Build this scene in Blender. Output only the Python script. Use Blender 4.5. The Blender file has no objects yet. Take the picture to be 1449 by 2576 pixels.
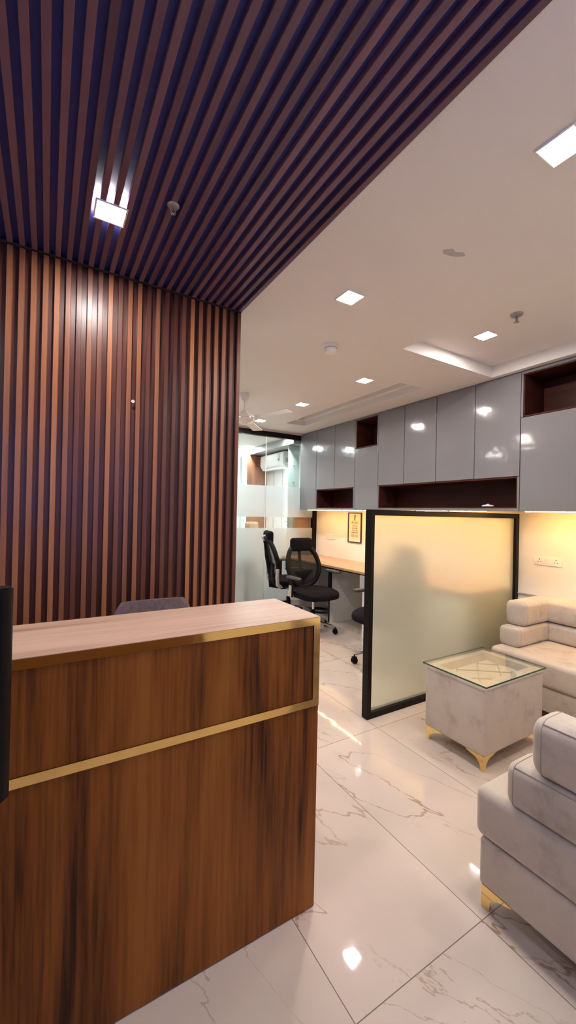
import bpy, bmesh, math, random
from mathutils import Vector, Matrix
random.seed(7)
S = bpy.context.scene
C = S.collection
PI = math.pi

# ------------------------------------------------------------------ camera
EYE = 1.45
FPX = 1010.47
cam = bpy.data.cameras.new('camera')
cam.sensor_fit = 'VERTICAL'; cam.sensor_height = 36.0
cam.lens = 36.0 * FPX / 2576.0
cam.clip_start = 0.02; cam.clip_end = 60
camo = bpy.data.objects.new('camera', cam); C.objects.link(camo)
yaw, pitch, roll = 0.540986, 0.0030024, 0.0215997
f = Vector((math.sin(yaw)*math.cos(pitch), math.cos(yaw)*math.cos(pitch), math.sin(pitch)))
r = Vector((math.cos(yaw), -math.sin(yaw), 0)); u = r.cross(f)
r2 = r*math.cos(roll) + u*math.sin(roll); u2 = -r*math.sin(roll) + u*math.cos(roll)
M = Matrix((r2, u2, -f)).transposed().to_4x4(); M.translation = (0, 0, EYE)
camo.matrix_world = M
S.camera = camo

# ------------------------------------------------------------------ world, exposure, light strengths
w = bpy.data.worlds.new('world'); S.world = w; w.use_nodes = True
w.node_tree.nodes['Background'].inputs[0].default_value = (0.20, 0.34, 1.0, 1)
w.node_tree.nodes['Background'].inputs[1].default_value = 0.4
S.view_settings.view_transform = 'Standard'
S.view_settings.look = 'None'
S.view_settings.gamma = 1.0
S.view_settings.exposure = 2.43
S.view_settings.use_curve_mapping = False
S.cycles.use_denoising = True
S.cycles.max_bounces = 12
S.cycles.sample_clamp_indirect = 6
S.cycles.caustics_reflective = False
S.cycles.caustics_refractive = True
S.cycles.blur_glossy = 0.3
LAMP = 60.0
LAMP_COLOR = (1.0, 0.92, 0.86)
LED = 22.0
LED_COLOR = (1.0, 0.54, 0.13)

# ------------------------------------------------------------------ materials
def new_mat(name):
    m = bpy.data.materials.new(name); m.use_nodes = True
    nt = m.node_tree; b = nt.nodes['Principled BSDF']
    return m, nt, b
def nd(nt, t, **kw):
    n = nt.nodes.new(t)
    for k, v in kw.items(): setattr(n, k, v)
    return n
def plain(name, col, rough=0.5, metal=0.0, noise=0.06, nscale=30, bump=0.0, spec=0.5, coat=0.0):
    m, nt, b = new_mat(name)
    tc = nd(nt, 'ShaderNodeTexCoord'); n = nd(nt, 'ShaderNodeTexNoise')
    n.inputs['Scale'].default_value = nscale; n.inputs['Detail'].default_value = 4
    nt.links.new(tc.outputs['Object'], n.inputs['Vector'])
    rp = nd(nt, 'ShaderNodeValToRGB')
    rp.color_ramp.elements[0].position = .3; rp.color_ramp.elements[1].position = .7
    rp.color_ramp.elements[0].color = [c*(1-noise) for c in col] + [1]
    rp.color_ramp.elements[1].color = [min(1, c*(1+noise)) for c in col] + [1]
    nt.links.new(n.outputs['Fac'], rp.inputs[0]); nt.links.new(rp.outputs[0], b.inputs['Base Color'])
    b.inputs['Roughness'].default_value = rough; b.inputs['Metallic'].default_value = metal
    b.inputs['Specular IOR Level'].default_value = spec
    b.inputs['Coat Weight'].default_value = coat; b.inputs['Coat Roughness'].default_value = .05
    if bump:
        bp = nd(nt, 'ShaderNodeBump'); bp.inputs['Strength'].default_value = bump; bp.inputs['Distance'].default_value = .01
        nt.links.new(n.outputs['Fac'], bp.inputs['Height']); nt.links.new(bp.outputs[0], b.inputs['Normal'])
    return m
def emit(name, col, s):
    m, nt, b = new_mat(name)
    b.inputs['Base Color'].default_value = (*[min(1, c) for c in col], 1)
    b.inputs['Emission Color'].default_value = (*col, 1); b.inputs['Emission Strength'].default_value = s
    return m
def wood(name, stops, axis=2, scale=9.0, stretch=0.06, rough=0.4, streak=0.5, coat=0.0, bump=0.05, pitch=None, grain=.22, spec=.4):
    """long-grain wood: axis = direction of the grain; pitch gives every slat along X its own tone"""
    m, nt, b = new_mat(name)
    tc = nd(nt, 'ShaderNodeTexCoord'); mp = nd(nt, 'ShaderNodeMapping')
    sc = [1, 1, 1]; sc[axis] = stretch
    mp.inputs['Scale'].default_value = sc
    nt.links.new(tc.outputs['Object'], mp.inputs['Vector'])
    n1 = nd(nt, 'ShaderNodeTexNoise'); n1.inputs['Scale'].default_value = scale; n1.inputs['Detail'].default_value = 6; n1.inputs['Distortion'].default_value = .6
    n2 = nd(nt, 'ShaderNodeTexNoise'); n2.inputs['Scale'].default_value = scale*14; n2.inputs['Detail'].default_value = 3
    mp2 = nd(nt, 'ShaderNodeMapping'); sc2 = [1, 1, 1]; sc2[axis] = stretch*.35; mp2.inputs['Scale'].default_value = sc2
    nt.links.new(tc.outputs['Object'], mp2.inputs['Vector'])
    nt.links.new(mp.outputs[0], n1.inputs['Vector']); nt.links.new(mp2.outputs[0], n2.inputs['Vector'])
    mx = nd(nt, 'ShaderNodeMath', operation='MULTIPLY_ADD'); mx.inputs[1].default_value = grain
    nt.links.new(n2.outputs['Fac'], mx.inputs[0]); nt.links.new(n1.outputs['Fac'], mx.inputs[2])
    sub = nd(nt, 'ShaderNodeMath', operation='SUBTRACT'); sub.inputs[1].default_value = grain*.5
    nt.links.new(mx.outputs[0], sub.inputs[0]); fac = sub.outputs[0]
    if pitch:
        def mth(op, *v):
            n = nd(nt, 'ShaderNodeMath', operation=op)
            for i, q in enumerate(v):
                if isinstance(q, (int, float)): n.inputs[i].default_value = q
                else: nt.links.new(q, n.inputs[i])
            return n.outputs[0]
        sx = nd(nt, 'ShaderNodeSeparateXYZ'); nt.links.new(tc.outputs['Object'], sx.inputs[0])
        cell = mth('FLOOR', mth('DIVIDE', mth('SUBTRACT', sx.outputs[0], 1.0364), pitch*.5))
        odd = mth('FRACT', mth('MULTIPLY', cell, .5))           # .5 on faces, 0 on grooves
        wn = nd(nt, 'ShaderNodeTexWhiteNoise', noise_dimensions='1D'); nt.links.new(cell, wn.inputs['W'])
        tone = mth('POWER', wn.outputs['Value'], 1.15)
        face = mth('MULTIPLY', mth('MULTIPLY', tone, odd), 2*streak)
        fac = mth('ADD', mth('MULTIPLY', mth('SUBTRACT', fac, .5), .55), mth('ADD', face, .28))
    rp = nd(nt, 'ShaderNodeValToRGB'); cr = rp.color_ramp
    while len(cr.elements) < len(stops): cr.elements.new(.5)
    for e, (p, c) in zip(cr.elements, stops): e.position = p; e.color = (*c, 1)
    nt.links.new(fac, rp.inputs[0]); nt.links.new(rp.outputs[0], b.inputs['Base Color'])
    b.inputs['Roughness'].default_value = rough; b.inputs['Specular IOR Level'].default_value = spec
    bp = nd(nt, 'ShaderNodeBump'); bp.inputs['Strength'].default_value = bump; bp.inputs['Distance'].default_value = .004
    nt.links.new(n2.outputs['Fac'], bp.inputs['Height']); nt.links.new(bp.outputs[0], b.inputs['Normal'])
    return m

PITCH = 0.05
MT = {}
MT['slat'] = wood('slat_wood', [(.12, (.045, .013, .009)), (.28, (.10, .033, .023)), (.46, (.16, .060, .042)), (.80, (.40, .155, .065))], axis=2, scale=14, stretch=.05, rough=.33, streak=.60, pitch=PITCH)
MT['slat_ceiling'] = wood('flare_tinted_slat_wood', [(.1, (.08, .04, .06)), (.35, (.14, .07, .10)), (.75, (.22, .11, .135))], axis=1, scale=14, stretch=.05, rough=.4, streak=.45, pitch=PITCH)  # plum tint: bluish lens-flare glow mixed into the wood colour
MT['groove'] = plain('groove_backing', (.022, .008, .008), .6)
MT['groove_ceiling'] = plain('flare_blue_backing', (.035, .048, .25), .5)  # blue lens-flare glow put into the backing's base colour
MT['desk'] = wood('desk_walnut', [(.33, (.035, .009, .002)), (.42, (.125, .036, .006)), (.55, (.225, .070, .010)), (.70, (.30, .105, .018))], axis=2, scale=6.5, stretch=.10, rough=.45, grain=.42, spec=.2)
MT['desktop'] = wood('counter_top_oak', [(.30, (.22, .125, .085)), (.42, (.42, .27, .20)), (.6, (.55, .375, .285)), (.8, (.6, .42, .33))], axis=0, scale=9, stretch=.07, rough=.38, grain=.4)
MT['work_top'] = wood('work_top_wood', [(.25, (.36, .20, .12)), (.5, (.52, .31, .20)), (.8, (.58, .36, .24))], axis=1, scale=7, stretch=.08, rough=.35)
MT['niche'] = wood('niche_wood', [(.25, (.03, .008, .007)), (.5, (.06, .017, .012)), (.85, (.10, .03, .018))], axis=1, scale=8, stretch=.08, rough=.4, spec=.12)
MT['cabin_wood'] = wood('cabin_wood', [(.25, (.16, .065, .035)), (.5, (.30, .13, .07)), (.85, (.4, .18, .1))], axis=2, scale=8, stretch=.07, rough=.4)
MT['dark_table'] = plain('dark_table', (.16, .13, .11), .3)
MT['paint'] = plain('white_paint', (.80, .765, .735), .65, noise=.015, nscale=3)
MT['wallpaint'] = plain('wall_paint', (.82, .79, .75), .6, noise=.015, nscale=3)
MT['cabin_white'] = plain('cabin_white', (.82, .84, .84), .5, noise=.02, nscale=4)
MT['mint'] = plain('mint_back_painted_glass', (.66, .80, .74), .08, noise=.02, nscale=2)
MT['brown_wall'] = plain('brown_wall', (.16, .07, .03), .5)
MT['black'] = plain('black_frame', (.007, .005, .0045), .4, spec=.15)
MT['black_plastic'] = plain('black_plastic', (.006, .006, .007), .5, spec=.15)
MT['black_fabric'] = plain('black_fabric', (.006, .005, .008), .9, nscale=200, noise=.3, bump=.2, spec=.15)
MT['grey_plastic'] = plain('grey_arm_pad', (.06, .06, .066), .5)
MT['silver'] = plain('silver_plastic', (.55, .53, .50), .35)
MT['chrome'] = plain('chrome', (.78, .77, .75), .12, metal=1)
MT['white_plastic'] = plain('white_plastic', (.82, .81, .78), .3, noise=.01)
MT['white_gloss'] = plain('white_gloss', (.83, .83, .82), .12, noise=.01)
MT['grey_grille'] = plain('grey_grille', (.45, .41, .37), .5)
MT['steel'] = plain('sprinkler_steel', (.42, .40, .39), .35, metal=.5)
MT['white_panel'] = plain('white_panel', (.85, .84, .81), .3, noise=.02)
MT['grey_panel'] = plain('grey_panel', (.42, .41, .39), .3, noise=.02)
MT['ink'] = plain('poster_ink', (.03, .022, .012), .7)
MT['ink_red'] = plain('poster_ink_brown', (.30, .08, .02), .7)
MT['paper'] = plain('poster_paper', (.80, .72, .58), .7, noise=.04)
MT['tan'] = plain('tan_leather', (.42, .25, .14), .5)
MT['mauve'] = plain('mauve_fabric', (.115, .08, .09), .9, nscale=60, noise=.25, bump=.15)
MT['dark_hole'] = plain('socket_hole', (.02, .015, .012), .6)
MT['chip'] = plain('paint_chip_grey', (.52, .48, .45), .8)
MT['gold'] = plain('polished_gold', (.90, .66, .28), .10, metal=1, noise=.04)
MT['crystal'] = plain('crystal', (.9, .88, .84), .05, metal=.6)
MT['cord'] = plain('tuft_cord', (.33, .28, .235), .6)
MT['seam'] = plain('suede_piping', (.38, .325, .28), .9)
MT['lamp'] = emit('lamp_diffuser', LAMP_COLOR, LAMP)
MT['cabin_lamp'] = emit('cabin_lamp_diffuser', (.93, .97, 1.0), LAMP*1.6)
MT['led'] = emit('led_strip_light', LED_COLOR, LED)
MT['led_sofa'] = emit('led_strip_light_sofa', LED_COLOR, LED*1.6)
MT['daylight'] = emit('daylight_through_blind', (.85, .93, 1.0), 3.0)

def brushed_brass():
    m, nt, b = new_mat('brass_strip')
    b.inputs['Metallic'].default_value = 1; b.inputs['Base Color'].default_value = (.86, .60, .22, 1)
    tc = nd(nt, 'ShaderNodeTexCoord'); n = nd(nt, 'ShaderNodeTexNoise'); n.inputs['Scale'].default_value = 28; n.inputs['Detail'].default_value = 5
    nt.links.new(tc.outputs['Object'], n.inputs['Vector'])
    mr = nd(nt, 'ShaderNodeMapRange'); mr.inputs['To Min'].default_value = .03; mr.inputs['To Max'].default_value = .16
    nt.links.new(n.outputs['Fac'], mr.inputs['Value']); nt.links.new(mr.outputs[0], b.inputs['Roughness'])
    n2 = nd(nt, 'ShaderNodeTexNoise'); n2.inputs['Scale'].default_value = 6; nt.links.new(tc.outputs['Object'], n2.inputs['Vector'])
    bp = nd(nt, 'ShaderNodeBump'); bp.inputs['Strength'].default_value = .12; bp.inputs['Distance'].default_value = .01
    nt.links.new(n2.outputs['Fac'], bp.inputs['Height']); nt.links.new(bp.outputs[0], b.inputs['Normal'])
    return m
MT['brass'] = brushed_brass()

def grey_gloss():
    m, nt, b = new_mat('grey_gloss_laminate')
    b.inputs['Base Color'].default_value = (.195, .188, .195, 1); b.inputs['Roughness'].default_value = .10
    b.inputs['Specular IOR Level'].default_value = .75
    tc = nd(nt, 'ShaderNodeTexCoord'); n = nd(nt, 'ShaderNodeTexNoise'); n.inputs['Scale'].default_value = 7; n.inputs['Detail'].default_value = 2
    nt.links.new(tc.outputs['Object'], n.inputs['Vector'])
    bp = nd(nt, 'ShaderNodeBump'); bp.inputs['Strength'].default_value = .10; bp.inputs['Distance'].default_value = .02
    nt.links.new(n.outputs['Fac'], bp.inputs['Height']); nt.links.new(bp.outputs[0], b.inputs['Normal'])
    return m
MT['grey'] = grey_gloss()

def suede(name, col):
    m, nt, b = new_mat(name)
    tc = nd(nt, 'ShaderNodeTexCoord')
    n = nd(nt, 'ShaderNodeTexNoise'); n.inputs['Scale'].default_value = 7; n.inputs['Detail'].default_value = 7; n.inputs['Roughness'].default_value = .65
    n2 = nd(nt, 'ShaderNodeTexNoise'); n2.inputs['Scale'].default_value = 350
    nt.links.new(tc.outputs['Object'], n.inputs['Vector']); nt.links.new(tc.outputs['Object'], n2.inputs['Vector'])
    rp = nd(nt, 'ShaderNodeValToRGB'); cr = rp.color_ramp; cr.elements.new(.5)
    for e, (p, k) in zip(cr.elements, ((.30, .70), (.47, .97), (.75, 1.08))):
        e.position = p; e.color = (*[min(1, c*k) for c in col], 1)
    nt.links.new(n.outputs['Fac'], rp.inputs[0]); nt.links.new(rp.outputs[0], b.inputs['Base Color'])
    b.inputs['Roughness'].default_value = .92; b.inputs['Specular IOR Level'].default_value = .15
    b.inputs['Sheen Weight'].default_value = .35; b.inputs['Sheen Roughness'].default_value = .4
    bp = nd(nt, 'ShaderNodeBump'); bp.inputs['Strength'].default_value = .15; bp.inputs['Distance'].default_value = .002
    nt.links.new(n2.outputs['Fac'], bp.inputs['Height']); nt.links.new(bp.outputs[0], b.inputs['Normal'])
    return m
MT['suede'] = suede('beige_suede', (.56, .485, .415))

def marble():
    m, nt, b = new_mat('marble_tile')
    L = nt.links.new
    tc = nd(nt, 'ShaderNodeTexCoord'); sx = nd(nt, 'ShaderNodeSeparateXYZ'); L(tc.outputs['Object'], sx.inputs[0])
    def mth(op, a, b_=None, c=None):
        n = nd(nt, 'ShaderNodeMath', operation=op)
        for i, v in enumerate((a, b_, c)):
            if v is None: continue
            if isinstance(v, (int, float)): n.inputs[i].default_value = v
            else: L(v, n.inputs[i])
        return n.outputs[0]
    tx = mth('DIVIDE', mth('SUBTRACT', sx.outputs[0], .782), .59)
    ty = mth('DIVIDE', mth('SUBTRACT', sx.outputs[1], .867), 1.155)
    ix, iy = mth('FLOOR', tx), mth('FLOOR', ty)
    fx, fy = mth('FRACT', tx), mth('FRACT', ty)
    ex = mth('MULTIPLY', mth('MINIMUM', fx, mth('SUBTRACT', 1.0, fx)), .59)
    ey = mth('MULTIPLY', mth('MINIMUM', fy, mth('SUBTRACT', 1.0, fy)), 1.155)
    joint = mth('LESS_THAN', mth('MINIMUM', ex, ey), .0016)
    tile = mth('ADD', mth('MULTIPLY', ix, 3.71), mth('MULTIPLY', iy, 7.13))
    cv = nd(nt, 'ShaderNodeCombineXYZ')
    # veins lean along the length of the tile
    L(mth('ADD', mth('MULTIPLY', sx.outputs[0], 1.9), mth('MULTIPLY', sx.outputs[1], .75)), cv.inputs[0])
    L(mth('MULTIPLY', sx.outputs[1], .75), cv.inputs[1])
    def vein(scale, width, dist, off, rough=.62):
        n = nd(nt, 'ShaderNodeTexNoise', noise_dimensions='4D'); n.inputs['Scale'].default_value = scale; n.inputs['Detail'].default_value = 7
        n.inputs['Roughness'].default_value = rough; n.inputs['Distortion'].default_value = dist
        L(cv.outputs[0], n.inputs['Vector']); L(mth('ADD', tile, off), n.inputs['W'])
        d = mth('ABSOLUTE', mth('SUBTRACT', n.outputs['Fac'], .5))
        mr = nd(nt, 'ShaderNodeMapRange', interpolation_type='SMOOTHSTEP'); mr.inputs['From Min'].default_value = 0; mr.inputs['From Max'].default_value = width
        mr.inputs['To Min'].default_value = 1; mr.inputs['To Max'].default_value = 0
        L(d, mr.inputs['Value']); return mr.outputs[0]
    def mask(scale, off, lo, hi):
        n = nd(nt, 'ShaderNodeTexNoise', noise_dimensions='4D'); n.inputs['Scale'].default_value = scale; n.inputs['Detail'].default_value = 2
        L(tc.outputs['Object'], n.inputs['Vector']); L(mth('ADD', tile, off), n.inputs['W'])
        mr = nd(nt, 'ShaderNodeMapRange'); mr.inputs['From Min'].default_value = lo; mr.inputs['From Max'].default_value = hi
        L(n.outputs['Fac'], mr.inputs['Value']); return mr.outputs[0]
    v1 = mth('MULTIPLY', vein(.75, .0045, .25, 0.3, .52), mask(1.3, 4.4, .36, .56))
    v2 = mth('MULTIPLY', vein(1.5, .0055, .35, 9.7, .54), mask(1.6, 1.4, .42, .62))
    v3 = mth('MULTIPLY', vein(.75, .03, .25, 0.3, .52), mask(1.5, 6.4, .4, .7))
    tone = nd(nt, 'ShaderNodeTexNoise', noise_dimensions='4D'); tone.inputs['Scale'].default_value = 2.2; tone.inputs['Detail'].default_value = 5
    L(tc.outputs['Object'], tone.inputs['Vector']); L(tile, tone.inputs['W'])
    rp = nd(nt, 'ShaderNodeValToRGB'); cr = rp.color_ramp
    cr.elements[0].position = .35; cr.elements[0].color = (.585, .50, .43, 1)
    cr.elements[1].position = .68; cr.elements[1].color = (.67, .55, .48, 1)
    L(tone.outputs['Fac'], rp.inputs[0])
    def mix(fac, a, col, k):
        n = nd(nt, 'ShaderNodeMixRGB'); L(mth('MULTIPLY', fac, k), n.inputs[0]); L(a, n.inputs[1]); n.inputs[2].default_value = (*col, 1); return n.outputs[0]
    col = mix(v3, rp.outputs[0], (.50, .40, .30), .30)
    col = mix(v2, col, (.36, .25, .16), .65)
    col = mix(v1, col, (.28, .175, .09), .8)
    col = mix(joint, col, (.17, .125, .09), .9)
    L(col, b.inputs['Base Color'])
    b.inputs['Roughness'].default_value = .032; b.inputs['Specular IOR Level'].default_value = .55
    nb = nd(nt, 'ShaderNodeTexNoise'); nb.inputs['Scale'].default_value = 5; L(tc.outputs['Object'], nb.inputs['Vector'])
    bp = nd(nt, 'ShaderNodeBump'); bp.inputs['Strength'].default_value = .025; bp.inputs['Distance'].default_value = .02
    L(nb.outputs['Fac'], bp.inputs['Height']); L(bp.outputs[0], b.inputs['Normal'])
    return m
MT['marble'] = marble()

def thin_glass(name, tint, refl=.08):
    m, nt, b = new_mat(name); nt.nodes.remove(b); o = nt.nodes['Material Output']
    t = nd(nt, 'ShaderNodeBsdfTransparent'); t.inputs[0].default_value = (*tint, 1)
    g = nd(nt, 'ShaderNodeBsdfGlossy'); g.inputs['Roughness'].default_value = .02; g.inputs[0].default_value = (1, 1, 1, 1)
    lw = nd(nt, 'ShaderNodeLayerWeight'); lw.inputs[0].default_value = .5
    pw = nd(nt, 'ShaderNodeMath', operation='POWER'); pw.inputs[1].default_value = 4; nt.links.new(lw.outputs['Facing'], pw.inputs[0])
    fr = nd(nt, 'ShaderNodeMath', operation='MULTIPLY_ADD'); fr.inputs[1].default_value = .8; fr.inputs[2].default_value = refl*.5; nt.links.new(pw.outputs[0], fr.inputs[0])
    mx = nd(nt, 'ShaderNodeMixShader'); nt.links.new(fr.outputs[0], mx.inputs[0]); nt.links.new(t.outputs[0], mx.inputs[1]); nt.links.new(g.outputs[0], mx.inputs[2])
    nt.links.new(mx.outputs[0], o.inputs['Surface']); return m
MT['glass'] = thin_glass('clear_glass', (.93, .97, .96))
MT['green_glass'] = thin_glass('table_glass', (.965, .985, .96))
MT['glass_edge'] = plain('green_glass_edge', (.02, .09, .065), .1)
MT['white_edge'] = plain('glass_joint', (.85, .87, .86), .3)
def frosted(name, col, clear, rough):
    m, nt, b = new_mat(name); o = nt.nodes['Material Output']
    b.inputs['Base Color'].default_value = (*col, 1); b.inputs['Transmission Weight'].default_value = 1
    b.inputs['Roughness'].default_value = rough; b.inputs['IOR'].default_value = 1.3
    d = nd(nt, 'ShaderNodeBsdfDiffuse'); d.inputs[0].default_value = (*col, 1)
    t = nd(nt, 'ShaderNodeBsdfTranslucent'); t.inputs[0].default_value = (*col, 1)
    m1 = nd(nt, 'ShaderNodeMixShader'); m1.inputs[0].default_value = .6
    nt.links.new(d.outputs[0], m1.inputs[1]); nt.links.new(t.outputs[0], m1.inputs[2])
    m2 = nd(nt, 'ShaderNodeMixShader'); m2.inputs[0].default_value = clear
    nt.links.new(m1.outputs[0], m2.inputs[1]); nt.links.new(b.outputs[0], m2.inputs[2])
    nt.links.new(m2.outputs[0], o.inputs['Surface']); return m
MT['frost_screen'] = frosted('frosted_screen_glass', (.93, .93, .80), .70, .30)
MT['frost_film'] = frosted('frosted_film', (.83, .87, .87), .36, .24)
def mesh_fabric():
    m, nt, b = new_mat('black_mesh_fabric'); o = nt.nodes['Material Output']
    b.inputs['Base Color'].default_value = (.012, .010, .012, 1); b.inputs['Roughness'].default_value = .8
    t = nd(nt, 'ShaderNodeBsdfTransparent'); mx = nd(nt, 'ShaderNodeMixShader'); mx.inputs[0].default_value = .80
    nt.links.new(t.outputs[0], mx.inputs[1]); nt.links.new(b.outputs[0], mx.inputs[2]); nt.links.new(mx.outputs[0], o.inputs['Surface']); return m
MT['mesh'] = mesh_fabric()

# ------------------------------------------------------------------ mesh helpers
class MB:
    def __init__(s): s.bm = bmesh.new()
    def box(s, x0, x1, y0, y1, z0, z1, bev=0, seg=2):
        t = bmesh.new(); bmesh.ops.create_cube(t, size=1)
        for v in t.verts: v.co = Vector(((x0+x1)/2 + v.co.x*(x1-x0), (y0+y1)/2 + v.co.y*(y1-y0), (z0+z1)/2 + v.co.z*(z1-z0)))
        if bev: bmesh.ops.bevel(t, geom=t.edges[:], offset=bev, segments=seg, profile=.5, affect='EDGES')
        s.join(t); return s
    def join(s, t, mat=None):
        if mat is not None: bmesh.ops.transform(t, matrix=mat, verts=t.verts)
        me = bpy.data.meshes.new('tmp'); t.to_mesh(me); t.free(); s.bm.from_mesh(me); bpy.data.meshes.remove(me)
    def cyl(s, c, r, h, axis=2, n=24, r2=None, bev=0):
        t = bmesh.new(); bmesh.ops.create_cone(t, cap_ends=True, segments=n, radius1=r, radius2=r if r2 is None else r2, depth=h)
        if bev: bmesh.ops.bevel(t, geom=[e for e in t.edges if len(e.link_faces) == 2 and e.calc_face_angle(0) > .6], offset=bev, segments=2, affect='EDGES')
        R = Matrix() if axis == 2 else (Matrix.Rotation(PI/2, 4, 'Y') if axis == 0 else Matrix.Rotation(-PI/2, 4, 'X'))
        s.join(t, Matrix.Translation(c) @ R); return s
    def lathe(s, prof, c=(0, 0, 0), n=32):
        t = bmesh.new(); rings = []
        for (rr, z) in prof:
            rings.append([t.verts.new((rr*math.cos(2*PI*i/n), rr*math.sin(2*PI*i/n), z)) for i in range(n)])
        for a, b in zip(rings, rings[1:]):
            for i in range(n): t.faces.new((a[i], a[(i+1) % n], b[(i+1) % n], b[i]))
        t.faces.new(rings[0][::-1]); t.faces.new(rings[-1])
        bmesh.ops.recalc_face_normals(t, faces=t.faces)
        s.join(t, Matrix.Translation(c)); return s
    def sphere(s, c, rx, ry=None, rz=None, n=20):
        t = bmesh.new(); bmesh.ops.create_uvsphere(t, u_segments=n, v_segments=max(8, n//2), radius=1)
        s.join(t, Matrix.Translation(c) @ Matrix.Diagonal((rx, ry or rx, rz or rx, 1))); return s
    def tube(s, pts, rad, n=10, closed=False, flat=1.0):
        pts = [Vector(p) for p in pts]; m = len(pts)
        rads = rad if isinstance(rad, (list, tuple)) else [rad]*m
        t = bmesh.new(); rings = []; prev = None
        for i, p in enumerate(pts):
            a = pts[(i-1) % m] if (closed or i > 0) else p; b = pts[(i+1) % m] if (closed or i < m-1) else p
            d = (b-a).normalized()
            if prev is None:
                nrm = d.orthogonal().normalized()
            else:
                nrm = (prev - d*prev.dot(d)).normalized()
            prev = nrm; bn = d.cross(nrm)
            rings.append([t.verts.new(p + (nrm*math.cos(2*PI*k/n) + bn*math.sin(2*PI*k/n)*flat)*rads[i]) for k in range(n)])
        rng = range(m) if closed else range(m-1)
        for i in rng:
            a, b = rings[i], rings[(i+1) % m]
            off = 0
            if closed and i == m-1:
                off = min(range(n), key=lambda o: sum((a[k].co-b[(k+o) % n].co).length for k in range(n)))
            for k in range(n): t.faces.new((a[k], a[(k+1) % n], b[(k+1+off) % n], b[(k+off) % n]))
        if not closed: t.faces.new(rings[0][::-1]); t.faces.new(rings[-1])
        bmesh.ops.recalc_face_normals(t, faces=t.faces)
        s.join(t); return s
    def prism(s, poly, z0, z1, bev=0, mat=None):
        t = bmesh.new(); vs = [t.verts.new((x, y, z0)) for x, y in poly]; fc = t.faces.new(vs)
        g = bmesh.ops.extrude_face_region(t, geom=[fc])
        for e in g['geom']:
            if isinstance(e, bmesh.types.BMVert): e.co.z = z1
        bmesh.ops.recalc_face_normals(t, faces=t.faces)
        if bev: bmesh.ops.bevel(t, geom=[e for e in t.edges if e.calc_face_angle(0) > .5], offset=bev, segments=3, affect='EDGES')
        s.join(t, mat); return s
    def roll(s, path, wd, z0, z1, rad, n=6):
        """a padded roll: rounded-rectangle section swept along a flat path with mitred corners and rounded ends"""
        path = [Vector(p) for p in path]; h = z1-z0; t = bmesh.new()
        def section(inset):
            a, b_ = wd/2-inset, h/2-inset; rr = max(.004, min(rad, a, b_)-inset*.2); out = []
            for cx, cz, a0 in ((a-rr, b_-rr, 0), (-(a-rr), b_-rr, 90), (-(a-rr), -(b_-rr), 180), (a-rr, -(b_-rr), 270)):
                for k in range(n+1):
                    an = math.radians(a0 + 90*k/n); out.append((cx+rr*math.cos(an), cz+rr*math.sin(an)))
            return out
        st = []
        d0 = (path[1]-path[0]).normalized(); d1 = (path[-1]-path[-2]).normalized()
        er = rad*.9
        steps = [k/5 for k in range(6)]
        for k in steps: st.append((path[0] + d0*er*k, d0, er*(1-math.sqrt(max(0, 1-(1-k)**2)))))
        for i in range(1, len(path)-1):
            a = (path[i]-path[i-1]).normalized(); b_ = (path[i+1]-path[i]).normalized()
            st.append((path[i], (a, b_), 0))
        for k in steps[::-1]: st.append((path[-1] - d1*er*k, d1, er*(1-math.sqrt(max(0, 1-(1-k)**2)))))
        rings = []
        for p, d, ins in st:
            if isinstance(d, tuple):
                a, b_ = d; na = Vector((a.y, -a.x)); nb = Vector((b_.y, -b_.x)); mt = (na+nb).normalized(); mt = mt/mt.dot(na)
            else: mt = Vector((d.y, -d.x))
            rings.append([t.verts.new((p.x+mt.x*q, p.y+mt.y*q, (z0+z1)/2+z)) for q, z in section(ins)])
        m = len(rings[0])
        for a, b_ in zip(rings, rings[1:]):
            for k in range(m): t.faces.new((a[k], a[(k+1) % m], b_[(k+1) % m], b_[k]))
        t.faces.new(rings[0][::-1]); t.faces.new(rings[-1]); bmesh.ops.recalc_face_normals(t, faces=t.faces)
        s.join(t); return s
    def quad(s, *pts):
        s.bm.faces.new([s.bm.verts.new(p) for p in pts]); return s
    def build(s, name, mat, parent=None, smooth=True, angle=35):
        me = bpy.data.meshes.new(name); s.bm.to_mesh(me); s.bm.free()
        o = bpy.data.objects.new(name, me); C.objects.link(o)
        mats = mat if isinstance(mat, (list, tuple)) else [mat]
        for m in mats: me.materials.append(MT[m])
        if smooth:
            me.polygons.foreach_set('use_smooth', [True]*len(me.polygons))
            me.set_sharp_from_angle(angle=math.radians(angle))
        if parent is not None: o.parent = parent
        return o
def tag(o, label=None, cat=None, group=None, kind=None):
    if label: o['label'] = label
    if cat: o['category'] = cat
    if group: o['group'] = group
    if kind: o['kind'] = kind
    return o
def struct(o, label=None): o['kind'] = 'structure'; return tag(o, label)
def thing(name, label, cat, loc=(0, 0, 0), rz=0, group=None):
    o = bpy.data.objects.new(name, None); C.objects.link(o); o.empty_display_size = .1
    o.location = loc; o.rotation_euler = (0, 0, rz); return tag(o, label, cat, group)
def copy_tree(o, parent=None):
    c = o.copy(); C.objects.link(c); c.parent = parent
    for ch in [x for x in o.children]: copy_tree(ch, c)
    return c
def sheet(mb, x0, x1, y0, y1, z, holes):
    """horizontal slab face with rectangular holes"""
    xs = sorted({x0, x1, *[h[0] for h in holes], *[h[1] for h in holes]}); ys = sorted({y0, y1, *[h[2] for h in holes], *[h[3] for h in holes]})
    for a, b in zip(xs, xs[1:]):
        for c, d in zip(ys, ys[1:]):
            if any(h[0] <= a and b <= h[1] and h[2] <= c and d <= h[3] for h in holes): continue
            mb.quad((a, c, z), (a, d, z), (b, d, z), (b, c, z))
    return mb
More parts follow.
